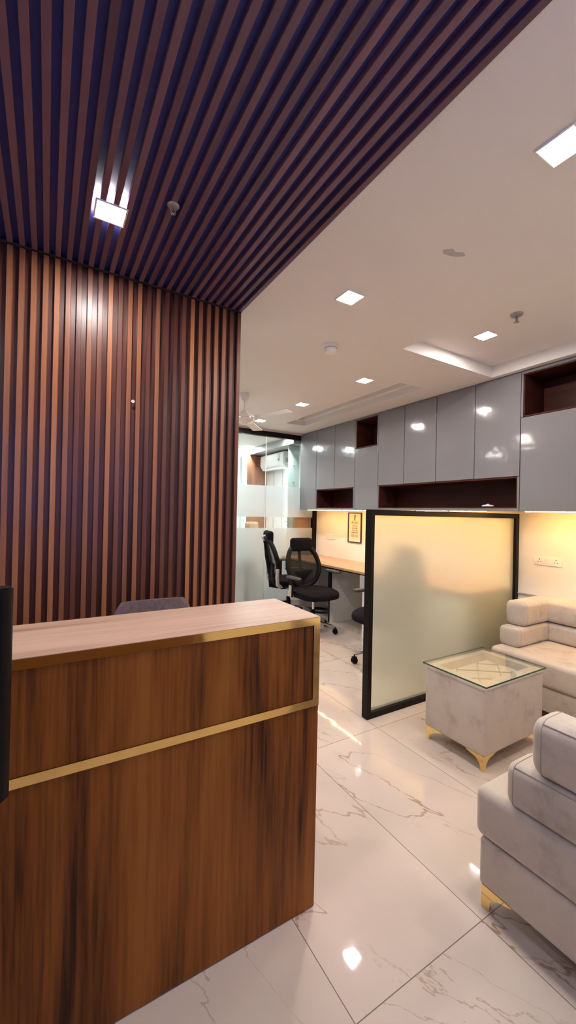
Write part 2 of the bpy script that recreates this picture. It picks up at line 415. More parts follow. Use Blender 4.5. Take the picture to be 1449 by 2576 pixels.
def text(parent, name, body, mat, size, loc, width=None, extr=.0006):
    cu = bpy.data.curves.new('t', 'FONT'); cu.body = body; cu.size = size; cu.align_x = 'CENTER'; cu.extrude = extr
    to = bpy.data.objects.new('t', cu); C.objects.link(to)
    bpy.context.view_layer.update()
    me = bpy.data.meshes.new_from_object(to.evaluated_get(bpy.context.evaluated_depsgraph_get()))
    C.objects.unlink(to); bpy.data.objects.remove(to)
    if width:
        xs = [v.co.x for v in me.vertices]; k = width/(max(xs)-min(xs)); mid = (max(xs)+min(xs))/2
        for v in me.vertices: v.co.x = (v.co.x-mid)*k
    R = Matrix(((0, 0, -1, loc[0]), (-1, 0, 0, loc[1]), (0, 1, 0, loc[2]), (0, 0, 0, 1)))
    me.transform(R); me.materials.clear(); me.materials.append(MT[mat])
    o = bpy.data.objects.new(name, me); C.objects.link(o); o.parent = parent; return o

# ------------------------------------------------------------------ room shell
ZC = 2.725          # ceiling
XW = 3.84           # right wall
XL = -1.6           # left wall
YG = 5.5            # glass wall
YB = 7.3            # back of the glass cabin
YR = -1.1           # behind the camera
XE = 1.036          # edge of the slatted wood
YS = 2.375          # wall behind the slats

struct(MB().box(XL, XW+.1, YR, YB+.1, -.08, 0).build('floor', 'marble', smooth=False), 'polished beige marble tile floor with brown veins')
# white ceiling with its raised recess and the long slot
RX0, RX1, RY0, RY1, RH = 2.31, 3.45, -.4, 2.19, .105
SX0, SX1, SY0, SY1 = 2.885, 3.19, 2.76, 4.9
mb = MB()
sheet(mb, XE, XW, YR, YG, ZC, [(RX0, RX1, RY0, RY1), (SX0, SX1, SY0, SY1)])
sheet(mb, XL, XE, YS, YG, ZC, [])
sheet(mb, XL, XW, YG, YB, ZC, [])
def recess(x0, x1, y0, y1, z0, z1, top=True):
    mb.quad((x0, y0, z0), (x0, y0, z1), (x0, y1, z1), (x0, y1, z0)); mb.quad((x1, y0, z0), (x1, y1, z0), (x1, y1, z1), (x1, y0, z1))
    mb.quad((x0, y0, z0), (x1, y0, z0), (x1, y0, z1), (x0, y0, z1)); mb.quad((x0, y1, z0), (x0, y1, z1), (x1, y1, z1), (x1, y1, z0))
    if top: mb.quad((x0, y0, z1), (x0, y1, z1), (x1, y1, z1), (x1, y0, z1))
recess(RX0, RX1, RY0, RY1, ZC, ZC+RH)
recess(SX0, SX1, SY0, SY1, ZC, ZC+.065, False)
i_ = .055
sheet(mb, SX0, SX1, SY0, SY1, ZC+.065, [(SX0+i_, SX1-i_, SY0+i_, SY1-i_)])
recess(SX0+i_, SX1-i_, SY0+i_, SY1-i_, ZC+.065, ZC+.13)
bmesh.ops.remove_doubles(mb.bm, verts=mb.bm.verts, dist=1e-5)
ceil = struct(mb.build('ceiling', 'paint', smooth=False), 'white painted ceiling with a raised recess and a long slot')
chip = MB(); pts = [(1.60, 1.275), (1.63, 1.245), (1.665, 1.255), (1.70, 1.235), (1.725, 1.245), (1.70, 1.268), (1.66, 1.285), (1.62, 1.29)]
chip.prism(pts, ZC-.0025, ZC+.001)
chip.build('paint_chip', 'chip', ceil, smooth=False)
struct(MB().box(XL, XW+.1, YR, YB+.1, ZC+.14, ZC+.2).build('ceiling', 'paint', smooth=False))

# slatted ceiling and slatted wall: repeated profile, one mesh each
def slat_run(mb, fn, x0, x1, front, back):
    """closed profile along X: raised slat with bevelled sides, then a groove; fn(x, depth) gives the two ends"""
    n = int(round((x1-x0)/PITCH)); prof = []
    for k in range(n):
        a = x0+k*PITCH
        prof += [(a, back), (a+.0235, back), (a+.0250, front-.002), (a+.0265, front), (a+.0475, front), (a+.0490, front-.002)]
    return prof
def sweep_profile(prof, mk):
    mb = MB(); prev = None
    for (x, d) in prof:
        a, b = mk(x, d); va, vb = mb.bm.verts.new(a), mb.bm.verts.new(b)
        if prev: mb.bm.faces.new((prev[0], va, vb, prev[1]))
        prev = (va, vb)
    return mb
X0 = XE - PITCH*52
prof = slat_run(None, None, X0, XE, .024, 0.0) + [(XE, 0.0)]
mb = sweep_profile(prof, lambda x, d: ((x, YS-d, 0), (x, YS-d, ZC-.002)))
mb.box(X0-.01, XE, YS+.001, YS+.12, 0, ZC)
wall_back = struct(mb.build('wall_back', 'slat', smooth=False), 'wall of vertical dark walnut slats behind the reception desk')
mb = MB()
ZB = ZC+.016
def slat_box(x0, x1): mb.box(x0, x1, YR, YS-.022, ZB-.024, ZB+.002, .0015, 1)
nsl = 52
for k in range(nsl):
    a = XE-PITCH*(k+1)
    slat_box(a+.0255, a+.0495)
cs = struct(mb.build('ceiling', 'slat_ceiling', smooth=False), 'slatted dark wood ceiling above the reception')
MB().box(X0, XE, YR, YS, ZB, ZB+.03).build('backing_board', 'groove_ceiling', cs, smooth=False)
mb = MB(); mb.box(X0, XE-.004, YS-.034, YS-.022, ZB-.03, ZB-.020)
struct(mb.build('trim_1', 'groove', smooth=False))
t_ = MB(); t_.lathe([(.003, 0), (.008, .001), (.009, 0)], n=16); bmesh.ops.transform(t_.bm, matrix=Matrix.Translation((.397, YS-.0235, 2.05)) @ Matrix.Rotation(PI/2, 4, 'X'), verts=t_.bm.verts)
t_.build('screw_cap', 'white_plastic', wall_back)
# walls
struct(MB().box(XW, XW+.1, YR, YB+.1, 0, ZC+.14).build('wall_right', 'wallpaint', smooth=False), 'pale wall behind the sofa and the long desk')
struct(MB().box(XL-.1, XL, YR, YB+.1, 0, ZC+.14).build('wall_left', 'wallpaint', smooth=False))
struct(MB().box(1.25, XW+.1, YR-.1, YR, 0, ZC+.14).build('wall_front', 'wallpaint', smooth=False))
mb = MB(); mb.box(XL, 1.25, YR-.1, YR, 0, 1.15).box(XL, 1.25, YR-.1, YR, 2.6, ZC+.14).box(XL, -1.3, YR-.1, YR, 1.15, 2.6)
struct(mb.build('wall_front', 'brown_wall', smooth=False))
wf = struct(MB().box(-1.3, 1.25, YR-.06, YR-.05, 1.15, 2.6).build('added_window_2', 'glass', smooth=False))  # unseen window, added for cool light on the ceiling and brass reflections
mb = MB(); mb.box(-1.3, 1.25, YR-.08, YR-.03, 1.15, 1.19).box(-1.3, 1.25, YR-.08, YR-.03, 2.56, 2.6).box(-1.3, -1.26, YR-.08, YR-.03, 1.19, 2.56).box(1.21, 1.25, YR-.08, YR-.03, 1.19, 2.56).box(-.04, 0, YR-.08, YR-.03, 1.19, 2.56)
mb.build('added_window_frame', 'black', wf, smooth=False)
struct(MB().box(XL, XW, YB, YB+.1, 0, ZC+.14).build('wall_cabin_back', 'cabin_white', smooth=False))
struct(MB().box(XW-.012, XW, -.6, 2.13, .742, .752).build('trim_2', 'grey_panel', smooth=False), 'thin dado line on the pale wall behind the sofa')

# ------------------------------------------------------------------ glass wall and what is behind it
win = struct(MB().box(XL, XW-.07, YG-.03, YG+.04, 2.63, 2.705).build('window_1', 'black', smooth=False), 'full height glass wall with a black head rail and frosted bands')
MB().box(XL, XW-.075, YG-.025, YG+.035, 2.705, ZC).build('head_filler', 'paint', win, smooth=False)
MB().box(XW-.07, XW, YG-.035, YG+.045, 0, 2.705).build('end_post', 'black', win, smooth=False)
MB().box(XL, XW-.07, YG-.02, YG+.03, 0, .06).build('bottom_rail', 'black', win, smooth=False)
for x0, x1 in ((XL, 1.6), (1.603, 2.882), (2.892, XW-.07)):
    pane = MB().box(x0, x1, YG-.005, YG+.005, .06, 2.63).build('pane', 'glass', win, smooth=False)
    for z0, z1 in ((.062, 1.215), (1.385, 1.868)):
        MB().box(x0+.001, x1-.001, YG-.0085, YG-.0055, z0, z1).build('frosted_band', 'frost_film', pane, smooth=False)
MB().box(2.882, 2.892, YG-.006, YG+.006, .06, 2.63).build('glass_joint', 'white_edge', win, smooth=False)
tag(MB().box(3.47, XW-.07, YG+.05, YG+.11, 0, 1.50).build('trim_3', 'cabin_wood', smooth=False), kind='structure')
def standoff_panel(name, x0, x1, y, zs, label):
    t = thing(name, label, 'wall panel', ((x0+x1)/2, y, 0))
    MB().box(-(x1-x0)/2, (x1-x0)/2, -.006, .006, .06, 2.60, .002, 1).build('panel', 'mint', t)
    for z in zs: MB().cyl((0.0, -.012, z), .012, .014, axis=1, n=14, bev=.002).build('standoff', 'steel', t)
standoff_panel('glass_panel', 3.50, 3.715, YG+.35, (1.27, 1.98, 2.26), 'narrow mint tinted panel with small screws at the right end of the glass wall')
standoff_panel('glass_panel', 3.28, 3.40, YB-.03, (1.30, 1.98, 2.25), 'narrow mint tinted panel with small screws beside the brown wood far behind the glass')
struct(MB().box(3.41, XW, YB-.03, YB, 0, 2.60).build('trim_4', 'cabin_wood', smooth=False), 'brown wood panel on the far wall seen through the glass')
struct(MB().box(3.45, XW, YG+.12, YB-.031, 2.60, ZC).build('trim_5', 'grey_panel', smooth=False))
# vertical joints and blind on the cabin's right wall
g = MB()
for y in (6.62, 6.95): g.box(XW-.006, XW, y-.008, y+.008, 0, 2.6)
struct(g.build('trim_6', 'grey_panel', smooth=False))
bl = thing('window_blind', 'narrow venetian blind with light between its slats, below the air conditioner behind glass', 'window blind', (XW, 6.36, 0))
MB().box(-.02, 0, -.10, .10, 1.1, 2.25).build('lit_pane', 'daylight', bl, smooth=False)
for k in range(15): MB().box(-.045, -.022, -.11, .11, 1.12+.076*k, 1.165+.076*k, .003, 1).build('slat', 'white_plastic', bl)
ac = thing('air_conditioner', 'white wall mounted split air conditioner seen through the glass wall', 'air conditioner', (XW, 6.72, 2.28))
side = [(0, 0), (-.10, -.005), (-.17, .03), (-.205, .09), (-.20, .28), (-.18, .295), (0, .295)]
MB().prism([(x, z) for x, z in side], -.45, .45, .008, Matrix(((1, 0, 0, 0), (0, 0, 1, 0), (0, 1, 0, 0), (0, 0, 0, 1)))).build('housing', 'white_gloss', ac)
MB().box(-.178, -.115, -.40, .40, -.006, .018, .004, 1).build('air_flap', 'white_plastic', ac)
MB().box(-.2085, -.203, -.33, -.25, .12, .25, .001, 1).build('energy_sticker', 'paper', ac)
MB().box(-.2095, -.205, -.315, -.27, .14, .17).build('sticker_mark', 'ink_red', ac, smooth=False)
MB().box(-.15, -.06, -.4525, -.449, .10, .18).build('side_vent', 'grey_grille', ac, smooth=False)
tb = thing('meeting_table', 'dark topped table close behind the frosted glass, left of the desk chairs', 'table', (1.95, 5.905, 0))
MB().box(-.78, .78, -.36, .36, .715, .75, .006).build('table_top', 'dark_table', tb)
for sx in (-.7, .7):
    for sy in (-.29, .29): MB().box(sx-.025, sx+.025, sy-.025, sy+.025, 0, .715, .003, 1).build('leg', 'black', tb)
ec = thing('executive_chair', 'tan high backed chair whose rounded top shows in the clear band of the glass', 'chair', (3.25, 6.28, 0), .5)
def pad(mb, x0, x1, y0, y1, z0, z1, r): return mb.box(x0, x1, y0, y1, z0, z1, r, 5)
pad(MB(), -.17, .17, .18, .27, .52, 1.285, .044).build('backrest', 'tan', ec); pad(MB(), -.25, .25, -.25, .22, .42, .52, .04).build('seat', 'tan', ec)
MB().cyl((0, 0, .25), .028, .34).build('gas_lift', 'chrome', ec)
for k in range(5):
    a = 2*PI*k/5; MB().tube([(0, 0, .09), (.28*math.cos(a), .28*math.sin(a), .055)], [.022, .014]).build('base_leg', 'chrome', ec)
    MB().sphere((.28*math.cos(a), .28*math.sin(a), .028), .028).build('caster', 'black_plastic', ec)

# ------------------------------------------------------------------ ceiling lamps
def lamp(x, y, z, label, s=.112, mat='lamp', group='square ceiling downlights'):
    t = thing('ceiling_downlight', label, 'ceiling light', (x, y, z), 0, group)
    h = s/2; f_ = .008
    mb = MB(); mb.box(-h-f_, h+f_, -h-f_, -h, -.006, 0, .001, 1); mb.box(-h-f_, h+f_, h, h+f_, -.006, 0, .001, 1); mb.box(-h-f_, -h, -h, h, -.006, 0, .001, 1); mb.box(h, h+f_, -h, h, -.006, 0, .001, 1)
    mb.build('rim', 'white_plastic', t)
    MB().box(-h, h, -h, h, -.004, -.001).build('diffuser', mat, t, smooth=False)
    return t
lamp(.208, 1.872, ZB-.024, 'bright square downlight set in the slatted wood ceiling', .11)
lamp(1.488, .703, ZC, 'square downlight in the white ceiling cut by the right edge of the photo', .112)
lamp(1.50, 1.844, ZC, 'square downlight in the white ceiling closest to the round smoke detector')
lamp(2.825, 1.85, ZC+RH, 'square downlight inside the raised recess beside the sprinkler')
lamp(2.557, 2.90, ZC, 'square downlight beside the long ceiling slot, between slot and smoke detector')
lamp(2.53, 3.94, ZC, 'small square downlight between the long slot and the ceiling fan')
lamp(2.51, 4.97, ZC, 'square downlight just right of the ceiling fan motor')
lamp(3.42, 7.15, ZC, 'downlight seen through the glass above the brown wood panel', .13, 'cabin_lamp')
lamp(3.40, 5.70, ZC, 'downlight seen through the glass above the mint panel', .13, 'cabin_lamp')
for x, y in ((1.9, 6.2), (2.5, 6.4), (.4, 3.6), (-.7, 4.8), (.5, 5.0), (-.7, .9), (2.83, .5), (1.49, -.45)):  # unseen downlights, added to fill the room with light
    z = ZC+RH if (x, y) == (2.83, .5) else (ZB-.024 if x < 1 and y < YS else ZC)
    lamp(x, y, z, 'unseen square downlight added as fill light', .112, 'cabin_lamp' if y > YG else 'lamp')

# ------------------------------------------------------------------ small ceiling fittings
t = thing('smoke_detector', 'round white smoke detector on the white ceiling', 'smoke detector', (1.816, 2.448, ZC))
MB().lathe([(.055, 0), (.055, -.010), (.050, -.016)]).build('base', 'white_plastic', t)
MB().lathe([(.047, -.0165), (.047, -.044), (.040, -.058), (.015, -.062)]).build('cover', 'white_plastic', t)
MB().lathe([(.0480, -.023), (.0480, -.029)]).build('vent_band', 'grey_grille', t)
def sprinkler(x, y, z, label, k=1.0):
    t = thing('sprinkler', label, 'sprinkler', (x, y, z)); t.scale = (k, k, k)
    MB().lathe([(.040, 0), (.040, -.004), (.034, -.012), (.014, -.014)]).build('escutcheon', 'steel', t)
    MB().lathe([(.010, -.0145), (.010, -.024)], n=12).build('nozzle', 'steel', t)
    for sx in (-1, 1): MB().tube([(sx*.009, 0, -.022), (sx*.016, 0, -.034), (sx*.013, 0, -.046), (0, 0, -.052)], .0025, 8).build('arm', 'steel', t)
    MB().cyl((0, 0, -.036), .003, .026, n=8).build('bulb', 'ink_red', t)
    mb = MB(); mb.cyl((0, 0, -.054), .006, .003, n=12)
    for k in range(10):
        a = 2*PI*k/10; mb.tube([(0, 0, -.054), (.017*math.cos(a), .017*math.sin(a), -.055)], .0022, 6)
    mb.build('deflector', 'steel', t)
sprinkler(2.70, 1.545, ZC+RH, 'steel sprinkler hanging from the white ceiling')
sprinkler(.425, 1.685, ZB-.024, 'small sprinkler in the slatted wood ceiling', .62)
fan = thing('ceiling_fan', 'white three blade ceiling fan half hidden by the slatted wall', 'ceiling fan', (1.80, 3.94, ZC))
MB().lathe([(.052, 0), (.050, -.02), (.040, -.06), (.022, -.085), (.014, -.09)]).build('canopy', 'white_plastic', fan)
MB().cyl((0, 0, -.135), .011, .11, n=14).build('down_rod', 'white_plastic', fan)
MB().lathe([(.014, -.17), (.035, -.195), (.045, -.215), (.05, -.225)]).build('rod_cup', 'white_plastic', fan)
MB().lathe([(.05, -.2255), (.095, -.238), (.108, -.262), (.108, -.285), (.085, -.305), (.05, -.315), (.03, -.335), (.01, -.34)]).build('motor', 'white_plastic', fan)
MB().lathe([(.1095, -.268), (.1095, -.276)]).build('motor_band', 'chrome', fan)
for az in (50, 170, 290):
    R = Matrix.Rotation(math.radians(az), 4, 'Z')
    br = MB(); br.box(.09, .2, -.02, .02, -.283, -.277, .002, 1); bmesh.ops.transform(br.bm, matrix=R, verts=br.bm.verts); bo = br.build('blade_bracket', 'white_plastic', fan)
    mb = MB(); mb.prism([(.17, -.05), (.60, -.062), (.612, -.05), (.612, .05), (.60, .062), (.17, .05)], -.276, -.270, .0015)
    bmesh.ops.transform(mb.bm, matrix=R @ Matrix.Rotation(math.radians(8), 4, 'X'), verts=mb.bm.verts) if False else bmesh.ops.transform(mb.bm, matrix=R, verts=mb.bm.verts)
    mb.build('blade', 'white_plastic', fan)

# ------------------------------------------------------------------ wall cabinets
XF = 3.50; CZ0, CZ1 = 1.512, 2.712; NZ = 1.815; TZ = 2.318; BZ = 1.535
def cab_unit(y1, y0, doors, open_low, open_top, label):
    """y1 is the far end; carcass of boards with real depth, glossy doors, dark lined open niches"""
    t = thing('wall_cabinet', label, 'cabinet', (XF, (y0+y1)/2, CZ0), 0, 'wall cabinets')
    o = lambda mb, n, m: (bmesh.ops.translate(mb.bm, vec=(-XF, -(y0+y1)/2, -CZ0), verts=mb.bm.verts), mb.build(n, m, t))[1]
    e = .002; a, b = y0+e, y1-e; xb = XW-.002
    mb = MB()
    mb.box(XF+.022, xb, a, a+.016, CZ0, CZ1).box(XF+.022, xb, b-.016, b, CZ0, CZ1).box(XF+.022, xb, a, b, CZ0, CZ0+.016).box(XF+.022, xb, a, b, CZ1-.016, CZ1).box(xb-.01, xb, a, b, CZ0, CZ1)
    o(mb, 'carcass', 'grey')
    dz0, dz1 = CZ0, CZ1
    def niche(z0, z1, n):
        mb = MB(); k = .012
        mb.box(XF+.004, xb-.011, a+.0165, a+.0165+k, z0, z1).box(XF+.004, xb-.011, b-.0165-k, b-.0165, z0, z1)
        mb.box(XF+.004, xb-.011, a+.0165, b-.0165, z0, z0+k).box(XF+.004, xb-.011, a+.0165, b-.0165, z1-k, z1).box(xb-.025, xb-.0115, a+.0165, b-.0165, z0, z1)
        o(mb, n, 'niche')
        fm = MB(); fm.box(XF, XF+.0215, a, a+.0165, z0, z1).box(XF, XF+.0215, b-.0165, b, z0, z1)
        return fm
    if open_low:
        dz0 = NZ; fm = niche(BZ, NZ-.003, 'open_niche'); fm.box(XF, XF+.0215, a, b, CZ0, BZ); o(fm, 'niche_edge', 'grey')
    if open_top:
        dz1 = TZ; fm = niche(TZ+.003, CZ1-.018, 'open_niche'); fm.box(XF, XF+.0215, a, b, CZ1-.018, CZ1); o(fm, 'niche_edge', 'grey')
    ys = [y0+(y1-y0)*k/doors for k in range(doors+1)] if isinstance(doors, int) else doors
    for p, q in zip(ys, ys[1:]):
        mb = MB(); mb.box(XF, XF+.020, p+.0035, q-.0035, dz0+.001, dz1-.001, .0015, 1); o(mb, 'door', 'grey')
    return t
cab_unit(5.468, 5.02, 1, False, False, 'tall grey gloss cabinet at the far end against the glass wall')
cab_unit(5.02, 4.13, [4.13, 4.57, 5.02], True, False, 'two door grey cabinet above a short dark open niche')
cab_unit(4.13, 3.69, 1, False, True, 'one door grey cabinet with a dark open square at its top, above the poster')
cab_unit(3.69, 1.95, [1.95, 2.385, 2.83, 3.27, 3.69], True, False, 'four door grey cabinet above the long dark open niche')
cab_unit(1.95, 1.50, 1, False, True, 'one door grey cabinet with a dark open square at its top, above the sofa')
cab_unit(1.50, 1.05, 1, False, False, 'tall grey cabinet beyond the right edge of the photo')
struct(MB().box(XF+.01, XW-.002, 1.05, 5.468, CZ1+.0005, ZC).build('trim_7', 'grey', smooth=False))
t = thing('dish', 'small white dome shaped object lying in the long open niche', 'dish', (XF+.10, 2.30, BZ+.012))
MB().lathe([(.028, 0), (.05, .006), (.055, .014), (.045, .022), (.012, .027)]).build('shell', 'white_gloss', t)
MB().lathe([(.011, .0271), (.011, .031), (.006, .033)], n=16).build('button', 'white_plastic', t)
t = thing('knob', 'small pale round knob on the back of the dark square above the sofa', 'knob', (XW-.027, 1.575, TZ+.085), 0)
mb = MB(); mb.cyl((-.004, 0, 0), .008, .008, axis=0, n=14); mb.build('stem', 'white_plastic', t); MB().sphere((-.013, 0, 0), .011).build('cap', 'white_plastic', t)
def led(y0, y1, x, label, mat='led'):
    t = thing('led_strip', label, 'led strip', (x, (y0+y1)/2, CZ0)); h = (y1-y0)/2
    MB().box(-.010, .010, -h, h, -.003, 0).build('channel', 'white_plastic', t, smooth=False)
    n = max(2, int(round((y1-y0)/.42)))
    for k in range(n):
        a = -h+2*h*k/n; MB().box(-.007, .007, a+.02, a+2*h/n-.02, -.007, -.003, .001, 1).build('lit_tube', mat, t)
led(2.26, 5.30, XF+.045, 'glowing amber light strip under the cabinets above the long desk')
led(1.08, 1.94, XF+.05, 'glowing amber light strip under the cabinets above the sofa', 'led_sofa')

# ------------------------------------------------------------------ long desk on the right wall
dk = thing('work_desk', 'long orange wood topped desk along the right wall', 'desk', (3.51, 3.8, 0))
o = lambda mb, n, m: (bmesh.ops.translate(mb.bm, vec=(-3.51, -3.8, 0), verts=mb.bm.verts), mb.build(n, m, dk))[1]
o(MB().box(3.18, XW-.002, 2.21, YG-.045, .752, .78, .002, 1), 'desktop', 'work_top')
o(MB().box(3.19, XW-.002, 2.22, YG-.05, .738, .7515), 'under_frame', 'black')
for y in (4.30, 5.30): o(MB().box(3.265, XW-.003, y, y+.022, 0, .7375), 'gable', 'white_panel'); o(MB().box(3.255, 3.2645, y-.002, y+.024, 0, .7375), 'gable_edge', 'dark_hole')
o(MB().box(3.79, XW-.003, 4.323, 5.299, .05, .7375), 'back_panel', 'grey_panel')
ped = o(MB().box(3.21, XW-.004, 3.40, 3.60, 0, .58), 'pedestal', 'white_panel')
q = o(MB().box(3.18, XW-.004, 3.38, 3.62, .5805, .7375, .003, 1), 'drawer_box', 'grey_panel')
ped2 = o(MB().box(3.22, XW-.004, 2.24, 2.70, 0, .7375), 'pedestal', 'white_panel')
for k in range(3):
    d = o(MB().box(3.202, 3.2195, 2.245, 2.695, .03+.236*k, .256+.236*k, .002, 1), 'drawer', 'white_panel')
    o(MB().box(3.190, 3.2015, 2.40, 2.54, .19+.236*k, .20+.236*k, .002, 1), 'handle', 'chrome')
def plate(name, x, y, z, wd, ht, label, sockets=2, rot=None):
    t = thing(name, label, 'socket plate', (x, y, z))
    MB().box(-.009, 0, -wd/2, wd/2, -ht/2, ht/2, .003, 2).build('plate', 'white_plastic', t)
    MB().box(-.0125, -.0092, -.014, .014, -ht*.25, ht*.25, .001, 1).build('switch', 'white_gloss', t)
    for sgn in ([-1, 1] if sockets == 2 else [1]):
        c = sgn*wd*.30
        mb = MB()
        for dy, dz, rr in ((0, ht*.16, .0045), (-.011, -ht*.10, .0035), (.011, -ht*.10, .0035)): mb.cyl((-.0095, c+dy, dz), rr, .002, axis=0, n=10)
        mb.build('socket', 'dark_hole', t)
    return t
plate('socket_plate', XW, 5.055, 1.10, .235, .085, 'white switch and socket plate on the wall left of the poster')
plate('socket_plate', XW, 1.871, 1.072, .23, .080, 'white double socket plate on the wall above the sofa')
t = thing('socket_plate', 'small white socket low on the pedestal side with a plug and dark lead', 'socket plate', (3.245, 3.3995, .47))
MB().box(-.026, .026, -.009, 0, -.05, .05, .003).build('plate', 'white_plastic', t)
MB().box(-.012, .012, -.030, -.0095, -.02, .012, .004).build('plug', 'black_plastic', t)
MB().tube([(0, -.025, -.02), (.005, -.03, -.06), (-.012, -.02, -.11), (.012, -.014, -.17), (.0, -.012, -.25), (.01, -.012, -.44)], .004, 8).build('lead', 'black_plastic', t)
t = thing('cable', 'dark cable lying loosely on the floor under the far end of the desk', 'cable', (3.50, 4.85, 0))
pts = []
for k in range(48):
    a = k*.45; rr = .10+.003*k; pts.append((rr*math.cos(a)*.9, rr*math.sin(a), .006+.0045*(k % 14)/2))
MB().tube(pts, .005, 6).build('coil', 'black_plastic', t)

# poster
PY, PZ, PW, PH = 4.49, 1.262, .292, .437
po = thing('framed_poster', 'small framed poster with printed slogan on the wall above the desk', 'poster', (XW, PY, PZ))
b_ = .014
mb = MB(); mb.box(-.018, 0, -PW/2, PW/2, PH/2-b_, PH/2, .002, 1).box(-.018, 0, -PW/2, PW/2, -PH/2, -PH/2+b_, .002, 1).box(-.018, 0, -PW/2, -PW/2+b_, -PH/2+b_, PH/2-b_).box(-.018, 0, PW/2-b_, PW/2, -PH/2+b_, PH/2-b_)
mb.build('frame', 'ink', po)
pr = MB().box(-.008, 0, -PW/2+b_, PW/2-b_, -PH/2+b_, PH/2-b_).build('print', 'paper', po, smooth=False)
for body, z, size, wd, mt in (('PUSH', .048, .060, .135, 'ink'), ('YOURSELF', .014, .030, .13, 'ink_red'), ('- BECAUSE -', -.020, .033, .15, 'ink'), ('NO ONE ELSE', -.050, .026, .13, 'ink_red'), ('IS GOING TO DO IT', -.083, .028, .14, 'ink'), ('FOR YOU', -.138, .052, .145, 'ink_red')):
    text(pr, 'lettering', body, mt, size, (-.0085, 0, z), wd)
mb = MB(); mb.box(-.0088, -.0078, -.07, .07, .103, .106); mb.box(-.0088, -.0078, -.07, .07, -.168, -.166)
mb.build('rule', 'ink', pr, smooth=False)
mb = MB(); mb.box(-.0088, -.0078, -.008, .012, .106, .152); mb.tube([(-.0085, .008, .150), (-.0085, .010, .172), (-.0085, 0, .186), (-.0085, -.012, .180), (-.0085, -.013, .160), (-.0085, -.004, .152)], .0045, 6, flat=1)
mb.build('emblem', 'ink', pr, smooth=False)

# ------------------------------------------------------------------ frosted partition
pt = thing('partition_screen', 'black framed frosted glass partition between desk area and sofas', 'partition', (1.97, 2.16, 0))
def pbox(x0, x1, z0, z1, n, m='black', y0=-.03, y1=.03, bev=.002): return MB().box(x0-1.97, x1-1.97, y0, y1, z0, z1, bev, 1).build(n, m, pt)
PX0, PX1, PT = 1.968, XW-.002, 1.490
pbox(PX0, PX0+.036, 0, PT, 'post'); pbox(PX1-.05, PX1, 0, PT, 'post')
pbox(PX0+.0365, PX1-.0505, PT-.042, PT, 'top_rail'); pbox(PX0+.0365, PX1-.0505, 0, .045, 'bottom_rail')
pbox(PX0+.0365, PX1-.0505, .0455, PT-.0425, 'glass_panel', 'frost_screen', -.004, .004, 0)

